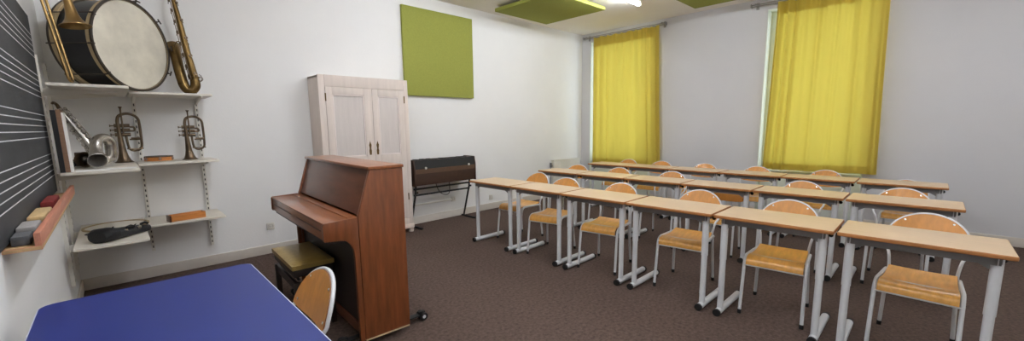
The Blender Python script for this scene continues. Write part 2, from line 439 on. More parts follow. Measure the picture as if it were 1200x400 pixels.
# ------------------------------------------------------------------ school chairs (front towards -x)
CG = 'plywood school chairs with grey tube frames'
BX = lambda z: .305+(z-.60)*.36
def back_pt(y, z, off=0): return (BX(z) + .02 - .028*(y/.2)**2 + off, y, z)
def chair_proto(frame):
    t = thing('school_chair', '', 'chair', (0,0,0), 0, CG)
    prof = [(.185,.447), (.12,.431), (.04,.425), (-.05,.428), (-.115,.437), (-.15,.436), (-.177,.426), (-.194,.408), (-.2,.380)]
    P = smooth([(a, 0, b) for a, b in prof], 4)
    def seat(u, v):
        k = u*(len(P)-1); i = min(int(k), len(P)-2); p = P[i].lerp(P[i+1], k-i)
        tg = (P[i+1]-P[i]).normalized(); nn = Vector((tg.z, 0, -tg.x)); nn = nn if nn.z > -.2 else -nn
        if nn.z < 0 and nn.x > 0: nn = -nn
        w = .158+.016*min(1, u*1.4); y = (v*2-1)*w
        dish = .014*(1-(y/w)**2)*max(0, 1-abs(u-.35)/.45)
        rc = 0
        return (p.x, y, p.z-dish-rc), nn
    st = MB().sheet(seat, 32, 14, .011).build('seat', [M_seat, M_plyedge], t, angle=50)
    # backrest: half-round plate, slightly hollow
    N = 28
    out = []
    for k in range(N+1):
        a = PI*k/N; out.append((.197*math.cos(a), .612+.177*math.sin(a)**.92))
    for k in range(1, 8):
        q = -1+2*k/8; out.append((.197*q, .612-.026*(1-q*q)**.5))
    ctr = (0, .68)
    bm_ = MB(); rings = 6; n = len(out)
    for sd in (0, 1):
        o = len(bm_.v)
        bm_.v.append(Vector(back_pt(*ctr, off=-.005 if sd == 0 else .005)))
        for q in range(1, rings+1):
            for (y, z) in out:
                f = q/rings; bm_.v.append(Vector(back_pt(ctr[0]+(y-ctr[0])*f, ctr[1]+(z-ctr[1])*f, -.005 if sd == 0 else .005)))
        for j in range(n):
            bm_.f.append([o, o+1+j, o+1+(j+1) % n]); bm_.m.append(0)
            for q in range(rings-1):
                a = o+1+q*n; bm_.f.append([a+j, a+n+j, a+n+(j+1) % n, a+(j+1) % n]); bm_.m.append(0)
    oA = 1+(rings-1)*n; oB = (1+rings*n)+1+(rings-1)*n
    for j in range(n): bm_.f.append([oA+j, oA+(j+1) % n, oB+(j+1) % n, oB+j]); bm_.m.append(1)
    bk = bm_.build('backrest', [M_ply, M_plyedge], t, angle=50)
    for (y, z) in ((-.115, .742), (.115, .742), (-.168, .63), (.168, .63)):
        p = Vector(back_pt(y, z, -.0045)); MB().cyl(p, p+Vector((-.003, 0, .001)), .0065, 10).build('screw', M_chrome, bk)
    R = .0115
    # frame loop: both uprights and the arch round the backrest are one tube
    arch = [back_pt(.196*math.cos(PI*k/24), .612+.177*math.sin(PI*k/24)**.92, .009) for k in range(25)]
    low = [(.195, .160, .395), (.200, .158, .445), (.232, .170, .53), (.272, .190, .568)]
    path = [Vector(p) for p in low]+[Vector(p) for p in arch]+[Vector((x, -y, z)) for x, y, z in low[::-1]]
    MB().tube(smooth(path, 3), .009, 10).build('back_frame', frame, t)
    for s in (-1, 1):
        fl = fillet([(-.22, s*.192, .006), (-.172, s*.187, .436), (.19, s*.170, .420)], [0, .07, 0], 7)
        lg = MB().tube(fl, R, 10).build('leg', frame, t)
        MB().tube([(-.2212, s*.192, 0), (-.217, s*.1915, .03)], .0135, 10).build('foot_cap', M_rubber, lg)
        rl = smooth([(.225, s*.176, .006), (.205, s*.168, .22), (.192, s*.161, .41)], 4)
        lg = MB().tube(rl, R, 10).build('leg', frame, t)
        MB().tube([(.2255, s*.1765, 0), (.223, s*.1755, .03)], .0135, 10).build('foot_cap', M_rubber, lg)
    MB().tube([(.19, -.165, .415), (.19, .165, .415)], .009, 10).build('cross_bar', frame, t)
    MB().tube([(-.197, -.183, .374), (-.197, .183, .374)], .0055, 10).build('front_edge_bar', frame, t)
    MB().tube([(-.08, -.18, .424), (-.08, .18, .424)], .007, 10).build('cross_bar', frame, t)
    return t
CP = chair_proto(M_steel)
D = math.radians
chairs = [
 [(3.600,3.558,2,1), (3.425,2.885,13,1), (3.45,2.20,9,1), (3.52,1.423,6,1), (3.465,.715,4,1), (3.49,-.028,-2,1)],
 [(4.81,3.755,12,1), (4.81,3.045,9,1), (4.81,2.275,7,1), (4.73,1.55,4,.885), (4.81,.865,6,1), (4.81,.125,1,1)],
 [(6.16,3.725,0,1), (6.16,3.08,5,1), (6.16,2.365,7,1), (6.16,1.66,5,1), (6.16,.90,1,1), (6.18,.15,0,.925)]]
first = True
for r in range(3):
    for i, (x, y, a, sc) in enumerate(chairs[r]):
        lab = 'plywood chair at the %s table from the back wall, %s' % (ORD[i], ROWT[r])
        if i == 5: lab = 'plywood chair at the table farthest from the back wall, %s' % ROWT[r]
        if sc < 1 and r == 1: lab = 'low plywood chair tucked under the fourth table from the back wall, middle row'
        if first: CP.location = (x, y, 0); CP.rotation_euler = (0,0,D(a)); CP['label'] = lab; first = False
        else: dup(CP, lab, (x, y, 0), D(a), sc)
dup(CP, 'plywood chair with pale tube frame tucked in at the blue desk', (.225, 1.84, 0), D(-1))

# ------------------------------------------------------------------ blue desk
t = thing('teacher_desk', 'large desk with a blue top beside the white left wall', 'desk', (.075, 1.62, 0))
poly = rounded_rect(-.345, .345, -.69, .685, .045)
MB().prism(poly, .735, .762, XYZ, 1).prism([(u*.988, w*.994) for u, w in poly], .762, .7635, XYZ, 0).build('desktop', [M_blue, M_bluedge], t)
MB().box(-.30, .30, -.63, -.60, .68, .735).box(-.30, .30, .60, .63, .68, .735).box(-.30, -.27, -.6, .6, .68, .735).build('under_frame', M_steelD, t, bevel=.002)
for sx in (-1, 1):
    for sy in (-1, 1):
        lg = MB().tube([(sx*.285, sy*.615, .02), (sx*.285, sy*.615, .735)], .02, 14).build('leg', M_steel, t)
        MB().cyl((sx*.285, sy*.615, 0), (sx*.285, sy*.615, .025), .023, 14).build('foot_cap', M_rubber, lg)

# ------------------------------------------------------------------ upright piano
TH = .043; L = 1.35; ZB = .052
t = thing('upright_piano', 'walnut upright piano with closed lid, in front of the pale cupboard', 'piano', (1.35, 2.428, 0), -TH)
side = lambda u, w, q: (-u, q, w)
for y0, y1 in ((0, .03), (L-.03, L)):
    sp = MB().prism([(0, ZB), (0, 1.155), (.222, 1.155), (.313, .862), (.313, ZB)], y0, y1, side).build('side_panel', M_walnut, t, bevel=.003)
    MB().box(-.31, -.004, y0, y1, ZB-.01, ZB).build('cream_strip', M_cream, sp)
    ck = [(.316, ZB-.005), (.345, ZB-.005), (.347, .62), (.352, .665), (.368, .70), (.395, .728), (.425, .738), (.519, .744), (.523, .752), (.523, .845), (.515, .857), (.316, .864)]
    MB().prism(ck, y0, y1, side).build('key_cheek', M_walnut, t, bevel=.003)
MB().box(-.236, .006, -.008, L+.008, 1.155, 1.175).build('top_lid', M_walnutH, t, bevel=.005)
MB().prism([(.205, 1.150), (.217, 1.150), (.300, .872), (.285, .868)], .03, L-.03, side).build('front_panel', M_walnutD, t, bevel=.002)
kl = MB().box(-.519, -.36, .032, L-.032, .842, .856).build('key_lid', M_walnutH, t, bevel=.003)
MB().box(-.357, -.295, .032, L-.032, .842, .859).build('lid_hinge_strip', M_walnutH, t, bevel=.002)
ks = MB().box(-.517, -.497, .03, L-.03, .748, .840).build('key_slip', M_walnutH, t, bevel=.003)
MB().box(-.5185, -.512, .07, .60, .800, .805).box(-.5185, -.512, .74, 1.27, .800, .805).build('groove', M_piblack, ks)
MB().box(-.497, -.02, .03, L-.03, .722, .748).build('key_bed', M_piblack, t)
MB().box(-.30, -.285, .03, L-.03, .12, .722).build('lower_panel', M_piblack, t)  # near-black colour paints in the shade of the recess below the key bed
MB().box(-.312, -.02, .03, L-.03, ZB, .12).build('bottom_board', M_walnutD, t, bevel=.003)
MB().box(-.016, -.002, .03, L-.03, .10, 1.15).build('back_board', M_piblack, t)
for y in (.105, L-.105):
    db = MB().box(-.40, .135, y-.025, y+.025, .036, .044).build('dolly_bar', M_rubber, t, bevel=.001)
    for x in (-.425, .15):
        MB().cyl((x, y-.035, .03), (x, y-.012, .03), .029, 18).cyl((x, y+.012, .03), (x, y+.035, .03), .029, 18).cyl((x, y-.037, .03), (x, y+.037, .03), .013, 12, 1).box(x-.028 if x > 0 else x-.02, x+.02 if x > 0 else x+.028, y-.012, y+.012, .036, .062).build('castor', [M_rubber, M_steel], db)

# piano bench
t = thing('piano_bench', 'low dark bench with an olive leather seat in front of the piano', 'bench', (.925, 3.24, 0), -TH)
def cush(u, v):
    a, b = u*2-1, v*2-1
    z = .497-.012*(abs(a)**6+abs(b)**6) + .006*(1-a*a)*(1-b*b)
    return (a*.138, b*.30, z)
m = MB().grid(cush, 16, 24); m.box(-.138, .138, -.30, .30, .455, .485)
m.build('cushion', M_leather, t)
MB().box(-.128, .128, -.29, .29, .40, .455).build('seat_box', M_piblack, t, bevel=.004)
fr = MB().box(-.123, .123, -.285, -.265, .30, .36).box(-.123, .123, .265, .285, .30, .36).box(-.123, -.103, -.265, .265, .30, .36).box(.103, .123, -.265, .265, .30, .36)
fr.build('lower_frame', M_piblack, t, bevel=.003)
sm = MB()
for s in (-1, 1):
    sm.tube([(s*.08, -.2, .355), (s*.08, .05, .405)], .010, 8); sm.tube([(s*.08, .2, .355), (s*.08, -.05, .405)], .010, 8)
sm.build('height_mechanism', M_rubber, t)
for sx in (-1, 1):
    for sy in (-1, 1): MB().box(sx*.113-.018, sx*.113+.018, sy*.272-.018, sy*.272+.018, 0, .36).build('leg', M_piblack, t, bevel=.004)
for sy in (-1, 1): MB().cyl((0, sy*.285, .40), (0, sy*.33, .40), .024, 16).build('height_knob', M_black, t)

# ------------------------------------------------------------------ cupboard
CX0, CX1, CY, CH = 1.70, 2.81, 4.83, 2.015
t = thing('cupboard', 'tall pale limed wood cupboard against the back wall', 'cupboard', ((CX0+CX1)/2, 5.0, 0))
def W(m): return dict(parent=t, world=True)
b = MB()
b.box(CX0, CX0+.025, CY+.02, YB-.012, .10, CH-.01).box(CX1-.025, CX1, CY+.02, YB-.012, .10, CH-.01)
b.box(CX0, CX1, CY+.02, YB-.012, CH-.03, CH-.005).box(CX0+.025, CX1-.025, CY+.02, YB-.012, .10, .13).box(CX0+.025, CX1-.025, YB-.024, YB-.012, .13, CH-.03)
b.build('carcass', M_limed, t, world=True, bevel=.003)
f = MB()
f.box(CX0-.004, CX0+.068, CY, CY+.022, .02, CH).box(CX1-.052, CX1+.006, CY, CY+.022, .02, CH)
f.box(CX0+.068, CX1-.052, CY, CY+.022, 1.885, CH).box(CX0+.068, CX1-.052, CY, CY+.022, .10, .20)
f.box(2.288, 2.330, CY+.004, CY+.022, .20, 1.885)
f.build('face_frame', M_limed, t, world=True, bevel=.004)
def door(x0, x1, hx):
    z0, z1 = .203, 1.882; fy = CY-.004
    d = MB(); s = .075
    d.box(x0, x0+s, fy, fy+.022, z0, z1).box(x1-s, x1, fy, fy+.022, z0, z1)
    for a, b_ in ((z0, z0+.09), (.96, 1.07), (z1-.085, z1)): d.box(x0+s, x1-s, fy, fy+.022, a, b_)
    D_ = d.build('door', M_limed, t, world=True, bevel=.003)
    for a, b_ in ((z0+.09, .96), (1.07, z1-.085)):
        MB().box(x0+s, x1-s, fy+.012, fy+.02, a, b_).build('inset_panel', M_limedpanel, D_, world=True)
        m = MB(); q = .014
        m.box(x0+s, x0+s+q, fy+.002, fy+.014, a, b_).box(x1-s-q, x1-s, fy+.002, fy+.014, a, b_).box(x0+s+q, x1-s-q, fy+.002, fy+.014, a, a+q).box(x0+s+q, x1-s-q, fy+.002, fy+.014, b_-q, b_)
        m.build('moulding', M_limeline, D_, world=True, bevel=.004)
    e = MB(); e.prism([(hx-.012, 1.08), (hx+.012, 1.08), (hx+.016, 1.13), (hx+.010, 1.16), (hx+.016, 1.20), (hx, 1.25), (hx-.016, 1.20), (hx-.010, 1.16), (hx-.016, 1.13)], fy-.003, fy, lambda u, w, q: (u, q, w))
    e.cyl((hx, fy-.012, 1.15), (hx, fy-.002, 1.15), .006, 10)
    e.build('escutcheon', M_brassold, D_, world=True)
door(CX0+.070, 2.292, 2.262); door(2.322, CX1-.054, 2.358)
for x in (CX0+.069, CX1-.053):
    for z in (.45, 1.72): MB().cyl((x, CY-.006, z), (x, CY-.006, z+.09), .007, 10).build('hinge', M_brassold, t, world=True)
bs = MB().box(CX0-.012, CX1+.014, CY-.012, YB-.012, .055, .115)
bs.build('plinth', M_limed, t, world=True, bevel=.012)
for x in (CX0+.03, CX1-.02):
    for y in (CY+.03, YB-.06): MB().lathe([(0,0), (.030,0), (.036,.012), (.026,.03), (.030,.045), (.040,.055), (0,.056)], (x, y, 0), n=20).build('foot', M_limed, t, world=True)

# ------------------------------------------------------------------ electric piano on stand
t = thing('electric_piano', 'dark brown electric piano raised on a black stand by the cupboard', 'electric piano', (3.385, 4.98, .60))
KX0, KX1 = 2.86, 3.925
sd = lambda u, w, q: (q, u, w)
MB().prism([(4.835, .613), (4.835, .838), (4.862, .955), (5.10, .955), (5.10, .69), (5.02, .613)], KX0+.02, KX1-.02, sd).build('case', M_kbbrown, t, world=True, bevel=.004)
MB().prism([(4.831, .842), (4.858, .957), (4.866, .957), (4.838, .840)], KX0+.02, KX1-.02, sd).build('control_panel', M_black, t, world=True)
MB().box(KX0+.02, KX1-.02, 4.829, 4.836, .775, .838).build('brown_band', M_kbbrown2, t, world=True)
for x0, x1 in ((KX0, KX0+.02), (KX1-.02, KX1)):
    MB().prism([(4.825, .605), (4.825, .85), (4.85, .965), (5.11, .965), (5.11, .68), (5.03, .605)], x0, x1, sd).build('end_cheek', M_kbbrown, t, world=True, bevel=.004)
for x in (3.045, 3.795): MB().cyl((x, 4.826, .848), (x, 4.842, .850), .016, 16).build('knob', M_white, t, world=True)
tp = MB()
rnd = random.Random(5)
for k in range(9):
    x = KX0+.08+k*.105; MB().box(x, x+rnd.uniform(.03, .08), 4.90, 5.0, .955, .955+rnd.uniform(.006, .014)).build('switch_block', M_black, t, world=True, bevel=.002)
MB().tube(smooth([(3.35, 5.06, .66), (3.33, 5.02, .56), (3.38, 5.0, .45), (3.50, 5.02, .40), (3.60, 5.08, .42), (3.62, 5.10, .52), (3.60, 5.08, .64)], 6), .006, 8).build('power_cable', M_rubber, t, world=True)
t = thing('keyboard_stand', 'black metal stand carrying the electric piano', 'stand', (3.385, 5.0, 0))
for z in (.47, .555): MB().tube([(2.90, 4.93, z), (3.87, 4.93, z)], .013, 12).build('cross_bar', M_black, t, world=True)
for x in (2.925, 3.865):
    MB().tube([(x, 5.08, .03), (x, 4.93, .50), (x, 4.915, .607)], .014, 12).build('leg', M_black, t, world=True)
    ft = MB().tube([(x, 4.80, .016), (x, 5.13, .016)], .015, 12).build('foot', M_black, t, world=True)
    MB().cyl((x+.0, 4.93, .50), (x+.035, 4.925, .505), .014, 12).build('clamp_knob', M_black, t, world=True)

# ------------------------------------------------------------------ radiator and sockets
t = thing('radiator', 'white panel radiator under the corner of the back wall', 'radiator', (6.49, 5.12, 0))
b = MB().box(6.07, 6.92, 5.075, 5.085, .14, .715)
for k in range(21): b.box(6.09+k*.04, 6.105+k*.04, 5.069, 5.076, .17, .69)
b.box(6.07, 6.92, 5.125, 5.135, .14, .715)
b.build('panel', M_white, t, world=True, bevel=.003)
g = MB().box(6.065, 6.925, 5.07, 5.082, .712, .735).box(6.065, 6.925, 5.128, 5.14, .712, .735)
for k in range(40): g.box(6.07+k*.0215, 6.077+k*.0215, 5.082, 5.128, .716, .731)
g.build('top_grille', M_white, t, world=True)
MB().box(6.15, 6.2, 5.135, YB-.001, .2, .6).box(6.8, 6.85, 5.135, YB-.001, .2, .6).build('wall_bracket', M_white, t, world=True)
MB().tube(smooth([(6.07, 5.105, .62), (6.03, 5.105, .62), (6.015, 5.105, .59), (6.01, 5.105, 0)], 4), .009, 10).cyl((6.02, 5.105, .60), (6.02, 5.105, .69), .02, 14).build('valve', M_steelD, t, world=True)
for x, z, lab in ((1.18, .316, 'white wall socket low on the back wall behind the piano bench'), (4.522, .208, 'small white wall socket near the end of the front table row'), (3.735, .283, 'white wall socket below the electric piano')):
    t = thing('wall_socket', lab, 'socket', (x, YB, z), 0, 'white wall sockets')
    MB().box(-.04, .04, -.012, 0, -.04, .04).build('cover_plate', M_white, t, bevel=.006)
    MB().lathe([(0, .010), (.020, .010), (.022, .016), (.026, .016), (.026, .008), (0, .008)], (0, 0, 0), (0, -1, 0), 20).cyl((-.009, -.0105, 0), (-.009, -.0125, 0), .003, 8, 1).cyl((.009, -.0105, 0), (.009, -.0125, 0), .003, 8, 1).build('outlet', [M_base, M_black], t)

# ------------------------------------------------------------------ chalkboard with staves, tray
t = thing('chalkboard', 'dark chalkboard ruled with white music staves on the left wall', 'chalkboard', (XL, 3.0, 1.0))
m = MB().box(XL+.0002, XL+.016, 1.34, 4.34, 1.0, 2.195)
for c in (1.995, 1.725, 1.455, 1.19):
    for k in range(5):
        z = c+(k-2)*.037; m.box(XL+.0155, XL+.0168, 1.36, 4.325, z-.0022, z+.0022, 1)
m.build('writing_surface', [M_board, M_chalkline], t, world=True)
m = MB().box(XL+.0002, -.24, 2.36, 4.30, .968, .984, 1).box(-.258, -.24, 2.36, 4.30, .9845, 1.034, 0)
m.build('chalk_tray', [M_traywood, M_trayend], t, world=True, bevel=.0015)
o = MB().box(XL+.02, -.272, 2.40, 2.52, .985, 1.022).build('board_eraser', M_felt, bevel=.006); tag(o, 'dark grey felt eraser at the near end of the chalk tray', 'eraser', 'erasers on the chalk tray')
o = MB().box(XL+.02, -.266, 2.535, 2.72, .985, 1.034).build('board_eraser', M_feltlight, bevel=.006); tag(o, 'light grey eraser just behind the dark grey one on the tray', 'eraser', 'erasers on the chalk tray')
t = thing('board_brush', 'wooden board brush with dark bristles on the chalk tray', 'brush', (-.288, 2.98, .985))
m = MB()
for i in range(4):
    for j in range(12): m.box(-.028+i*.014, -.018+i*.014, -.15+j*.026, -.132+j*.026, 0, .024)
m.build('bristles', M_black, t)
MB().box(-.032, .024, -.16, .165, .024, .050).build('handle', M_brushwood, t, bevel=.008)
o = MB().box(XL+.02, -.27, 3.32, 3.66, .985, 1.04).build('board_eraser', M_red, bevel=.01); tag(o, 'dark red eraser toward the far end of the chalk tray', 'eraser', 'erasers on the chalk tray')

# ------------------------------------------------------------------ shelves
SG = 'white wall shelves in the corner'
def shelf(label, x0, x1, y0, y1, z, corner, brackets):
    t = thing('wall_shelf', label, 'shelf', ((x0+x1)/2, (y0+y1)/2, z), 0, SG)
    r = .04; pts = [(x0, y0), (x1, y0), (x1, y1), (x0, y1)]; poly = []
    for i, p in enumerate(pts):
        if i in corner:
            a, b_ = Vector(pts[i-1]), Vector(pts[(i+1) % 4]); P = Vector(p)
            p0 = P+(a-P).normalized()*r; p1 = P+(b_-P).normalized()*r
            for k in range(6):
                q = k/5; w = p0*(1-q)**2+P*2*q*(1-q)+p1*q*q; poly.append((w.x, w.y))
        else: poly.append(p)
    MB().prism(poly, z-.02, z, XYZ).build('board', M_shelf, t, world=True, bevel=.004)
    for (ax, p, a, b_) in brackets:
        poly2 = [(a, z-.021), (b_, z-.021), (b_, z-.030), (a, z-.075)]
        fn = (lambda u, w, q: (q, u, w)) if ax == 'y' else (lambda u, w, q: (u, q, w))
        MB().prism(poly2, p-.007, p+.007, fn).build('bracket', M_white, t, world=True)
for z, w in ((1.742, 'top'), (1.135, 'middle'), (.595, 'bottom')):
    lab = {'top': 'white shelf under the trombone, topmost on the left wall', 'middle': 'white shelf carrying the silver saxophone, middle one on the left wall', 'bottom': 'white shelf carrying the black bag, lowest on the left wall'}[w]
    shelf(lab, -.285, .122, 4.12, 5.17, z, (1,), [('x', 4.42, -.318, .06), ('x', 4.95, -.318, .06)])
    lab = {'top': 'white shelf under the brass saxophone, topmost on the back wall', 'middle': 'white shelf carrying the tambourine, middle one on the back wall', 'bottom': 'white shelf carrying the wooden box, lowest on the back wall'}[w]
    shelf(lab, .132, .702, 4.675, 5.155, z, (1,), [('y', .168, 5.157, 4.80), ('y', .63, 5.157, 4.80)])
def standard(label, a, b, z0, z1, wall):
    m = MB()
    if wall == 'back':
        m.box(a-.013, a+.013, YB-.022, YB, z0, z1)
        k = z0+.03
        while k < z1-.03: m.box(a-.0045, a+.0045, YB-.0228, YB-.0215, k, k+.022, 1); k += .05
    else:
        m.box(XL, XL+.022, b-.013, b+.013, z0, z1); k = z0+.03
        while k < z1-.03: m.box(XL+.0215, XL+.0228, b-.0045, b+.0045, k, k+.022, 1); k += .05
    o = m.build('shelf_standard', [M_white, M_slot]); tag(o, label, 'shelf rail', 'slotted shelf rails')
standard('slotted white shelf rail on the back wall beside the tambourine', .168, 0, .26, 1.95, 'back')
standard('slotted white shelf rail on the back wall behind the dark flugelhorn', .63, 0, .22, 1.90, 'back')
standard('slotted white shelf rail on the left wall near the board', 0, 4.42, .26, 1.95, 'left')
standard('slotted white shelf rail on the left wall by the corner', 0, 4.95, .26, 1.95, 'left')

# ------------------------------------------------------------------ bass drum
DC = Vector((.206, 4.685, 1.743+.369)); PH = .845; DN = Vector((math.sin(PH), -math.cos(PH), 0)); DR = .367; DT = .30
t = thing('bass_drum', 'big bass drum with a cream skin and black shell on the top shelves', 'drum', (.10, 4.78, 1.743))
MB().lathe([(.345, -DT+.006), (.345, -.006)], DC, DN, 64).build('shell', M_drumshell, t, world=True)
for h0, nm, fr in ((0, 'hoop', True), (-DT, 'hoop', False)):
    a = h0-.042 if fr else h0; b_ = h0 if fr else h0+.042
    hp = MB().lathe([(.346, a), (.362, a), (DR, a+.006), (DR, b_-.006), (.362, b_), (.350, b_), (.346, a)], DC, DN, 64)
    ho = hp.build('hoop', M_hoopwood, t, world=True)
    c0 = b_ if fr else a
    MB().lathe([(.348, c0-.006), (DR+.002, c0-.010), (DR+.002, c0+.004), (.354, c0+.005), (.348, c0-.006)], DC, DN, 64).build('rim_band', M_hoopdark, ho, world=True)
    h = h0-.008 if fr else h0+.008
    MB().lathe([(0, h+(.002 if fr else -.002)), (.2, h+(.001 if fr else -.001)), (.348, h)], DC, DN, 64).build('skin', M_drumskin, t, world=True)
ax_u = Vector((0,0,1)); ax_a = DN.cross(ax_u).normalized()
for k in range(10):
    th = 2*PI*(k+.8)/10; e = ax_a*math.cos(th)+ax_u*math.sin(th)
    p = DC+e*(DR+.012)
    if p.z-.02 < 1.76: continue
    rd = MB().tube([p+DN*.018, p-DN*(DT+.014)], .0042, 8)
    for q in (.004, -DT-.004): rd.tube([DC+DN*q+e*.352, DC+DN*q+e*(DR+.010), p+DN*(q-.022 if q > 0 else q+.022)], .006, 6)
    tg = e.cross(DN)
    rd.tube([p+DN*.02-tg*.022, p+DN*.02+tg*.022], .0055, 8)
    rd.build('tension_rod', M_hoopdark, t, world=True)

# ------------------------------------------------------------------ trombone
t = thing('trombone', 'brass trombone leaning bell down beside the bass drum', 'trombone', (-.165, 4.22, 1.743))
SA, SB = Vector((-.163, 4.20, 1.75)), Vector((-.262, 4.28, 2.50)); SD = (SB-SA).normalized()
sl = Vector((.27, .96, 0)); sl = (sl-SD*sl.dot(SD)).normalized()
m = MB()
pts = []
for k in range(9):
    a = PI*k/8; pts.append(SA+SD*(.045-.034*math.sin(a))-sl*.034*math.cos(a))
m.tube([SA-sl*.034+SD*.62]+pts+[SA+sl*.034+SD*.62], .0085, 10)
m.build('slide', M_brass, t, world=True)
m = MB()
for s in (-1, 1): m.tube([SA+sl*.034*s+SD*.55, SA+sl*.034*s+SD*.86], .0065, 10)
m.tube([SA-sl*.034+SD*.60, SA+sl*.034+SD*.60], .006, 8); m.tube([SA-sl*.034+SD*.80, SA+sl*.034+SD*.80], .006, 8)
m.build('inner_slide', M_silver, t, world=True)
BC = Vector((-.105, 4.30, 2.155)); BA = (SD+Vector((.01, 0, 0))).normalized()
prof = [(.084, 0), (.079, .004), (.062, .020), (.045, .045), (.033, .085), (.025, .15), (.019, .26), (.014, .42), (.0125, .60)]
MB().lathe(prof, BC, BA, 32).tube([BC+BA*.0015+(BA.orthogonal().normalized()*math.cos(a)+BA.cross(BA.orthogonal().normalized())*math.sin(a))*.084 for a in [2*PI*k/32 for k in range(32)]], .0028, 6, closed=True).build('bell', M_brass, t, world=True)
TE = BC+BA*.60; E2 = SA+sl*.034+SD*.86
MB().tube(smooth([TE-BA*.02, TE+BA*.05, (TE+E2)/2+BA*.13, E2+SD*.05, E2-SD*.01], 6), .0115, 10).build('tuning_bow', M_brass, t, world=True)
MB().tube([BC+BA*.24, SA+sl*.034+SD*.645], .005, 8).build('brace', M_brass, t, world=True)

# ------------------------------------------------------------------ large brass saxophone
def keys_along(m, path, n, off, r0, r1, side, mi=0):
    for k in range(n):
        q = (k+.5)/n*(len(path)-1); i = min(int(q), len(path)-2); p = path[i].lerp(path[i+1], q-i); tg = (path[i+1]-path[i]).normalized()
        sd_ = (side-tg*side.dot(tg)).normalized(); rr = r0+(r1-r0)*k/(n-1)
        m.cyl(p+sd_*(off-.006), p+sd_*(off+.004), rr, 14, mi)
        m.tube([p+sd_*(off+.003), p+sd_*(off+.011)+tg*.03], .003, 6, mi)
t = thing('tenor_saxophone', 'large brass saxophone standing upright beside the bass drum', 'saxophone', (.57, 4.87, 1.743))
body = [Vector(p) for p in smooth([(.520, 4.90, 2.60), (.548, 4.885, 2.38), (.575, 4.875, 2.12), (.606, 4.868, 1.88)], 6)]
MB().tube(body, lerp_list([.017, .022, .028, .036], len(body)), 20).build('body_tube', M_brassold, t, world=True)
bow = smooth([(.606, 4.868, 1.88), (.606, 4.868, 1.825), (.578, 4.872, 1.785), (.540, 4.88, 1.792), (.520, 4.89, 1.84)], 6)
MB().tube(bow, lerp_list([.0365, .040, .040, .040, .041], len(bow)), 20).build('bow', M_brassold, t, world=True)
bl = smooth([(.520, 4.89, 1.84), (.507, 4.925, 1.96), (.501, 4.975, 2.08), (.498, 5.03, 2.155), (.495, 5.075, 2.185)], 6)
MB().tube(bl, lerp_list([.041, .042, .043, .050, .066], len(bl)), 24, caps=False).build('bell', M_brassold, t, world=True)
m = MB(); keys_along(m, body, 8, .037, .012, .022, Vector((-1, -.25, 0))); keys_along(m, body, 5, .036, .010, .015, Vector((.45, -1, 0)))
m.tube([p+Vector((-.030, -.03, 0)) for p in body], .0035, 8); m.tube([p+Vector((-.040, -.012, 0)) for p in body[3:]], .003, 8)
m.build('keywork', M_bronze, t, world=True)
m = MB()
for z, cx, cy, rr in ((2.20, .566, 4.878, .031), (1.90, .604, 4.868, .040)): m.lathe([(rr-.004, -.008), (rr, -.006), (rr, .006), (rr-.004, .008)], (cx, cy, z), (-.1, .02, 1), 24)
m.tube(smooth([(.548, 4.875, 2.18), (.52, 4.885, 2.22), (.495, 4.91, 2.19), (.485, 4.93, 2.12)], 5), .004, 8)
m.build('brace_ring', M_brassold, t, world=True)
m = MB(); m.tube([Vector((.648, 4.85, 1.89))+Vector((.018*math.cos(a), 0, .018*math.sin(a))) for a in [2*PI*k/16 for k in range(16)]], .003, 6, closed=True); m.tube([(.635, 4.855, 1.86), (.655, 4.85, 1.87), (.655, 4.85, 1.92), (.64, 4.855, 1.93)], .003, 6)
m.build('key_guard', M_bronze, t, world=True)
nk = smooth([(.520, 4.90, 2.60), (.515, 4.905, 2.66), (.545, 4.89, 2.71), (.60, 4.87, 2.70)], 6)
MB().tube(nk, lerp_list([.016, .013, .011, .009], len(nk)), 14).build('neck', M_brassold, t, world=True)
MB().cyl((.534, 4.895, 1.743), (.534, 4.895, 1.756), .02, 12).cyl((.60, 4.868, 1.743), (.60, 4.868, 1.79), .012, 12).build('bow_guard', M_brassold, t, world=True)

# ------------------------------------------------------------------ silver saxophone on the middle shelf
t = thing('alto_saxophone', 'silver saxophone lying propped on the middle shelf beside the binders', 'saxophone', (-.10, 4.5, 1.137))
body = [Vector(p) for p in smooth([(-.262, 4.53, 1.585), (-.205, 4.52, 1.46), (-.150, 4.50, 1.345), (-.118, 4.49, 1.27)], 6)]
MB().tube(body, lerp_list([.017, .026, .034, .039], len(body)), 18).build('body_tube', M_silver, t, world=True)
nk = smooth([(-.262, 4.53, 1.585), (-.272, 4.53, 1.615), (-.285, 4.50, 1.628), (-.288, 4.46, 1.620)], 5)
MB().tube(nk, lerp_list([.012, .010, .009, .008], len(nk)), 12).build('neck', M_bronze, t, world=True)
bow = smooth([(-.118, 4.49, 1.27), (-.100, 4.50, 1.225), (-.065, 4.53, 1.20), (-.030, 4.54, 1.215), (-.020, 4.54, 1.27)], 6)
MB().tube(bow, lerp_list([.030, .034, .036, .036, .035], len(bow)), 18).build('bow', M_silver, t, world=True)
bl = smooth([(-.020, 4.54, 1.27), (-.022, 4.53, 1.33), (-.052, 4.49, 1.362), (-.088, 4.44, 1.345), (-.102, 4.395, 1.275), (-.100, 4.345, 1.215), (-.096, 4.325, 1.203)], 6)
MB().tube(bl, lerp_list([.038, .038, .036, .034, .037, .048, .060], len(bl)), 24, caps=False).build('bell', M_silver, t, world=True)
m = MB(); keys_along(m, body, 9, .036, .011, .021, Vector((.8, -.6, .3))); keys_along(m, body, 6, .036, .010, .016, Vector((-.7, -.7, -.2)))
m.tube([p+Vector((.026, -.022, .01)) for p in body], .003, 8); m.tube([p+Vector((.036, -.010, .016)) for p in body[4:]], .003, 8)
m.build('keywork', M_silver, t, world=True)
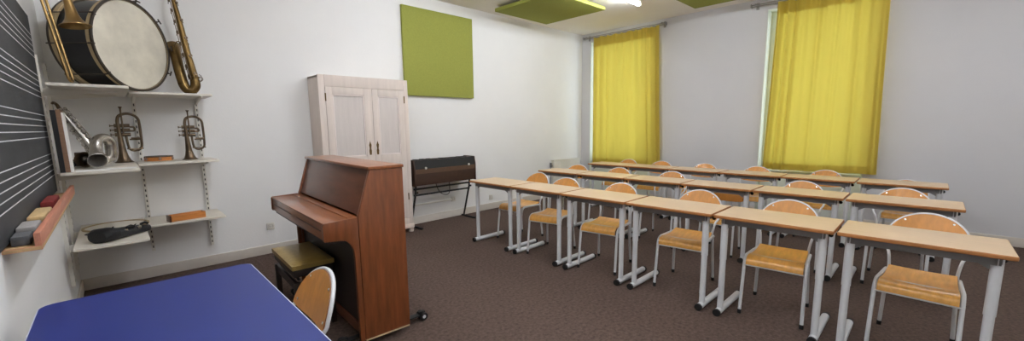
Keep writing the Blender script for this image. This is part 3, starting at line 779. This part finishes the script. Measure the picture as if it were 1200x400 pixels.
# cornet lying behind it
t = thing('cornet', 'small dark brass cornet lying behind the silver saxophone on the shelf', 'cornet', (-.17, 4.66, 1.137))
bc = Vector((-.172, 4.55, 1.200))
MB().lathe([(.060, 0), (.055, .004), (.040, .018), (.026, .05), (.018, .11), (.012, .22), (.010, .30)], bc, (-.05, 1, .0), 28).build('bell', M_bronze, t, world=True)
MB().tube(smooth([(-.180, 4.90, 1.195), (-.185, 4.97, 1.195), (-.205, 5.0, 1.195), (-.235, 4.97, 1.195), (-.235, 4.80, 1.195), (-.235, 4.64, 1.192)], 6), .009, 10).build('tubing', M_bronze, t, world=True)
m = MB()
for k in range(3): m.cyl((-.215, 4.68+k*.04, 1.142), (-.215, 4.68+k*.04, 1.25), .017, 14)
m.build('valve', M_bronze, t, world=True)
MB().cyl((-.245, 4.58, 1.165), (-.245, 4.70, 1.165), .022, 16).build('mute', M_rubber, t, world=True)

# ------------------------------------------------------------------ flugelhorns
FG = 'dark brass flugelhorns standing on their bells'
def flugel(label, loc, sc):
    t = thing('flugelhorn', label, 'flugelhorn', loc, 0, FG, sc)
    MB().lathe([(.060,0), (.0585,.003), (.046,.016), (.035,.042), (.026,.085), (.020,.15), (.015,.23), (.012,.31)], (0,0,0), (-.03, 0, 1), 28).tube([(.060*math.cos(a), .060*math.sin(a), .0025) for a in [2*PI*k/28 for k in range(28)]], .0025, 6, closed=True).build('bell', M_bronze, t)
    loop = smooth([(-.0093,0,.305), (-.010,0,.345), (.004,0,.388), (.045,0,.405), (.085,0,.398), (.115,.004,.37), (.124,.006,.32), (.124,.008,.16), (.115,.01,.115), (.085,.012,.095), (.055,.012,.10), (.038,.012,.13), (.032,.012,.22)], 6)
    MB().tube(loop, lerp_list([.012, .0105, .0095, .009], len(loop)), 12).build('tubing_loop', M_bronze, t)
    for k in range(3):
        z = .232+k*.037
        v = MB().cyl((-.035, .018, z), (.062, .018, z), .0155, 14).cyl((-.055, .018, z), (-.035, .018, z), .0045, 8).cyl((-.062, .018, z), (-.055, .018, z), .010, 10)
        v.build('valve', M_bronze, t)
    m = MB().tube(fillet([(.05,.012,.19), (.12,.012,.19), (.122,.012,.20)], .004), .0065, 8)
    m.build('tuning_slide', M_bronze, t); m = MB()
    m.tube(fillet([(.06,.02,.262), (.09,.02,.262), (.09,.02,.295), (.06,.02,.295)], .012), .007, 10)
    m.build('tuning_slide', M_bronze, t); m = MB()
    m.tube(fillet([(.06,-.002,.20), (.122,-.002,.20)], .004), .007, 8)
    m.build('tuning_slide', M_bronze, t)
    MB().tube([(.018, -.012, .24), (.018, -.012, .445)], [.0065, .0055], 10).lathe([(.006,0), (.006,.02), (.012,.034), (.0125,.038), (.008,.036)], (.018, -.012, .425), n=16).build('mouthpipe', M_bronze, t)
    MB().tube(fillet([(.03,-.004,.12), (.03,-.004,.11), (.112,.004,.11)], .003), .004, 8).cyl((.13, .006, .108), (.115, .006, .122), .006, 8).build('brace', M_bronze, t)
flugel('dark brass flugelhorn on its bell beside the silver saxophone', (.052, 5.02, 1.137), 1.06)
flugel('dark brass flugelhorn on its bell right of the tambourine', (.508, 4.93, 1.137), 1.0)

# ------------------------------------------------------------------ small things on the shelves
t = thing('tambourine', 'wooden tambourine lying flat between the two flugelhorns', 'tambourine', (.288, 5.035, 1.136))
MB().lathe([(.096,0), (.105,0), (.105,.042), (.096,.042), (.096,0)], n=40).build('frame', M_orangewood, t)
MB().lathe([(0,.043), (.104,.043), (.106,.040), (.106,.034)], n=40).build('skin', M_hoopdark, t)
for k in range(6):
    a = -PI/2+PI/3*k; j = MB()
    for z in (.017, .023): j.cyl((.1045*math.cos(a), .1045*math.sin(a), z-.002), (.1045*math.cos(a), .1045*math.sin(a), z+.002), .014, 14)
    j.cyl((.1075*math.cos(a), .1075*math.sin(a), .004), (.1075*math.cos(a), .1075*math.sin(a), .040), .003, 8)
    j.build('jingle', M_silver, t)
t = thing('wooden_box', 'shallow open wooden box on the lowest shelf of the back wall', 'box', (.412, 4.765, .5962), D(11))
m = MB(); w, d, h, q = .135, .047, .056, .008
m.box(-w, w, -d, d, 0, .008).box(-w, w, -d, -d+q, .008, h).box(-w, w, d-q, d, .008, h).box(-w, -w+q, -d+q, d-q, .008, h).box(w-q, w, -d+q, d-q, .008, h)
m.build('tray_body', M_orangewood, t, bevel=.002)
MB().box(-w-.002, -w+.01, -d-.002, d+.002, 0, h+.001).build('end_panel', M_walnutD, t, bevel=.001)
t = thing('drumhead', 'loose beige round drumhead lying flat behind the black bag', 'drumhead', (-.058, 4.875, .596))
MB().lathe([(0,.005), (.195,.005), (.200,0)], n=48).build('skin', M_shelf, t)
MB().lathe([(.198,0), (.213,0), (.213,.011), (.198,.012), (.198,0)], n=48).build('hoop', M_hoopwood, t)
# instrument bag
t = thing('instrument_bag', 'black soft instrument bag on the lowest corner shelf', 'bag', (-.05, 4.32, .595))
ax = Vector((.275, .235, 0)).normalized(); sdv = Vector((-ax.y, ax.x, 0)); B0 = Vector((-.165, 4.225, .5962))
def bagpt(s, a, w, h): return B0+ax*s+sdv*w*math.cos(a)+Vector((0,0,h*.5+h*.5*math.sin(a)))
prof = [(0,.02,.03), (.012,.07,.075), (.04,.085,.09), (.12,.075,.08), (.22,.058,.072), (.30,.05,.065), (.355,.045,.055), (.385,.03,.05), (.392,.01,.03)]
m = MB(); n = 24; o0 = 0
for s, w, h in prof:
    for j in range(n):
        a = 2*PI*j/n; c_, s_ = math.cos(a), math.sin(a)
        m.v.append(B0+ax*s+sdv*w*(abs(c_)**.7)*(1 if c_ > 0 else -1)+Vector((0,0,h*.5+h*.5*(abs(s_)**.7)*(1 if s_ > 0 else -1))))
for i in range(len(prof)-1):
    for j in range(n): m.f.append([i*n+j, i*n+(j+1) % n, (i+1)*n+(j+1) % n, (i+1)*n+j]); m.m.append(0)
m.f.append(list(range(n))[::-1]); m.m.append(0); m.f.append([(len(prof)-1)*n+j for j in range(n)]); m.m.append(0)
m.build('bag_body', M_baggrey, t, world=True)
m = MB(); pr2 = [(-.012,.03,.04), (0,.075,.085), (.03,.094,.10), (.10,.088,.095), (.115,.070,.075)]
for s, w, h in pr2:
    for j in range(n):
        a = 2*PI*j/n; c_, s_ = math.cos(a), math.sin(a)
        m.v.append(B0+ax*s+sdv*w*(abs(c_)**.75)*(1 if c_ > 0 else -1)+Vector((0,0,h*.5+h*.5*(abs(s_)**.75)*(1 if s_ > 0 else -1))))
for i in range(len(pr2)-1):
    for j in range(n): m.f.append([i*n+j, i*n+(j+1) % n, (i+1)*n+(j+1) % n, (i+1)*n+j]); m.m.append(0)
m.f.append(list(range(n))[::-1]); m.m.append(0)
m.build('end_flap', M_bag, t, world=True)
for s in (.16, .27):
    p = B0+ax*s-sdv*(.070-.07*s)+Vector((0,0,.055)); MB().box(-.014, .014, -.006, .006, -.012, .012, 0, Matrix.Translation(p) @ Matrix.Rotation(math.atan2(ax.y, ax.x), 4, 'Z')).build('clasp', M_chrome, t, world=True, bevel=.002)
hp = smooth([B0+ax*.14+sdv*.02+Vector((0,0,.09)), B0+ax*.16+sdv*.13+Vector((0,0,.03)), B0+ax*.16+sdv*.30+Vector((0,0,.016)), B0+ax*.30+sdv*.32+Vector((0,0,.016)), B0+ax*.33+sdv*.12+Vector((0,0,.03)), B0+ax*.31+sdv*.02+Vector((0,0,.07))], 6)
MB().tube(hp, .004, 8).build('carry_strap', M_bag, t, world=True)
for s in (.06, .20, .31): MB().tube([B0+ax*(s-.03)-sdv*.055+Vector((0,0,.078)), B0+ax*s-sdv*.06+Vector((0,0,.085)), B0+ax*(s+.03)-sdv*.05+Vector((0,0,.072))], .010, 8).build('buckle', M_bag, t, world=True)

# binders standing on the middle shelf
def lean(x0, x1, y0, y1, h, dx, mi=0):
    return lambda m: m
def upright(name, label, cat, x0, x1, y0, y1, h, dx, mats, pages=None):
    """x offset dx at the top: leaning on the left wall"""
    t = thing(name, label, cat, ((x0+x1)/2, (y0+y1)/2, 1.1365), 0, 'folders standing on the shelf')
    z0 = 1.1365
    def sl(m, a, b_, c, d_, e, f):
        vs = []
        for z in (e, f):
            for y in (c, d_):
                for x in (a, b_): vs.append((x+dx*(z-z0)/h, y, z))
        return m.add(vs, [(0,2,3,1), (4,5,7,6), (0,1,5,4), (1,3,7,5), (3,2,6,7), (2,0,4,6)])
    c = .002
    m = sl(MB(), x0, x0+c, y0, y1, z0, z0+h); sl(m, x1-c, x1, y0, y1, z0, z0+h); sl(m, x0+c, x1-c, y0, y0+c, z0, z0+h)
    m.build('cover', mats, t, world=True)
    sl(MB(), x0+c, x1-c, y0+c, y1-.006, z0+.004, z0+h-.006).build('pages', pages or M_paper, t, world=True)
upright('ring_binder', 'black binder standing at the left end of the middle shelf', 'binder', -.283, -.258, 4.135, 4.36, .425, -.003, M_black)
upright('music_book', 'brown music book standing between the black binder and white folder', 'book', -.2575, -.2345, 4.145, 4.35, .43, -.003, M_tanpage, M_tanpage)
upright('paper_folder', 'thin white folder standing beside the brown music book', 'folder', -.234, -.226, 4.155, 4.34, .41, -.003, M_paper)
for x0, y0, a, lab in ((-.13, 4.215, 4, 'white sheet of paper lying under the silver saxophone bell'), (.02, 4.235, -6, 'white sheet of paper at the front corner of the middle shelf')):
    o = MB().box(-.085, .085, -.075, .075, 0, .0012).build('paper_sheet', M_paper); o.location = (x0, y0, 1.1362 if x0 < -.1 else 1.1378); o.rotation_euler = (0,0,D(a)); tag(o, lab, 'paper', 'loose sheets of paper')

# ------------------------------------------------------------------ light
w = bpy.data.worlds.new('World'); SC.world = w; w.use_nodes = True
bg = w.node_tree.nodes['Background']; bg.inputs['Color'].default_value = (.80, .92, 1.0, 1); bg.inputs['Strength'].default_value = 2.0

# ------------------------------------------------------------------ camera
yaw, pitch, roll, f = .771357, .139754, -.013068, 476.62
fw = Vector((math.sin(yaw)*math.cos(pitch), math.cos(yaw)*math.cos(pitch), -math.sin(pitch)))
rt = Vector((math.cos(yaw), -math.sin(yaw), 0)); up = rt.cross(fw)
r2 = rt*math.cos(roll)+up*math.sin(roll); u2 = -rt*math.sin(roll)+up*math.cos(roll)
cd = bpy.data.cameras.new('camera'); cam = bpy.data.objects.new('camera', cd); COL.objects.link(cam)
M = Matrix((r2, u2, -fw)).transposed().to_4x4(); M.translation = Vector((0, 0, 1.42025)); cam.matrix_world = M
cd.sensor_fit = 'HORIZONTAL'; cd.sensor_width = 36; cd.lens = f/1200*36; cd.shift_y = (213.986-200)/1200; cd.clip_start = .02
SC.camera = cam
SC.view_settings.view_transform = 'Standard'; SC.view_settings.look = 'None'; SC.view_settings.gamma = 1; SC.view_settings.use_curve_mapping = False
SC.view_settings.exposure = .95
SC.cycles.max_bounces = 10; SC.cycles.diffuse_bounces = 6; SC.cycles.use_denoising = True
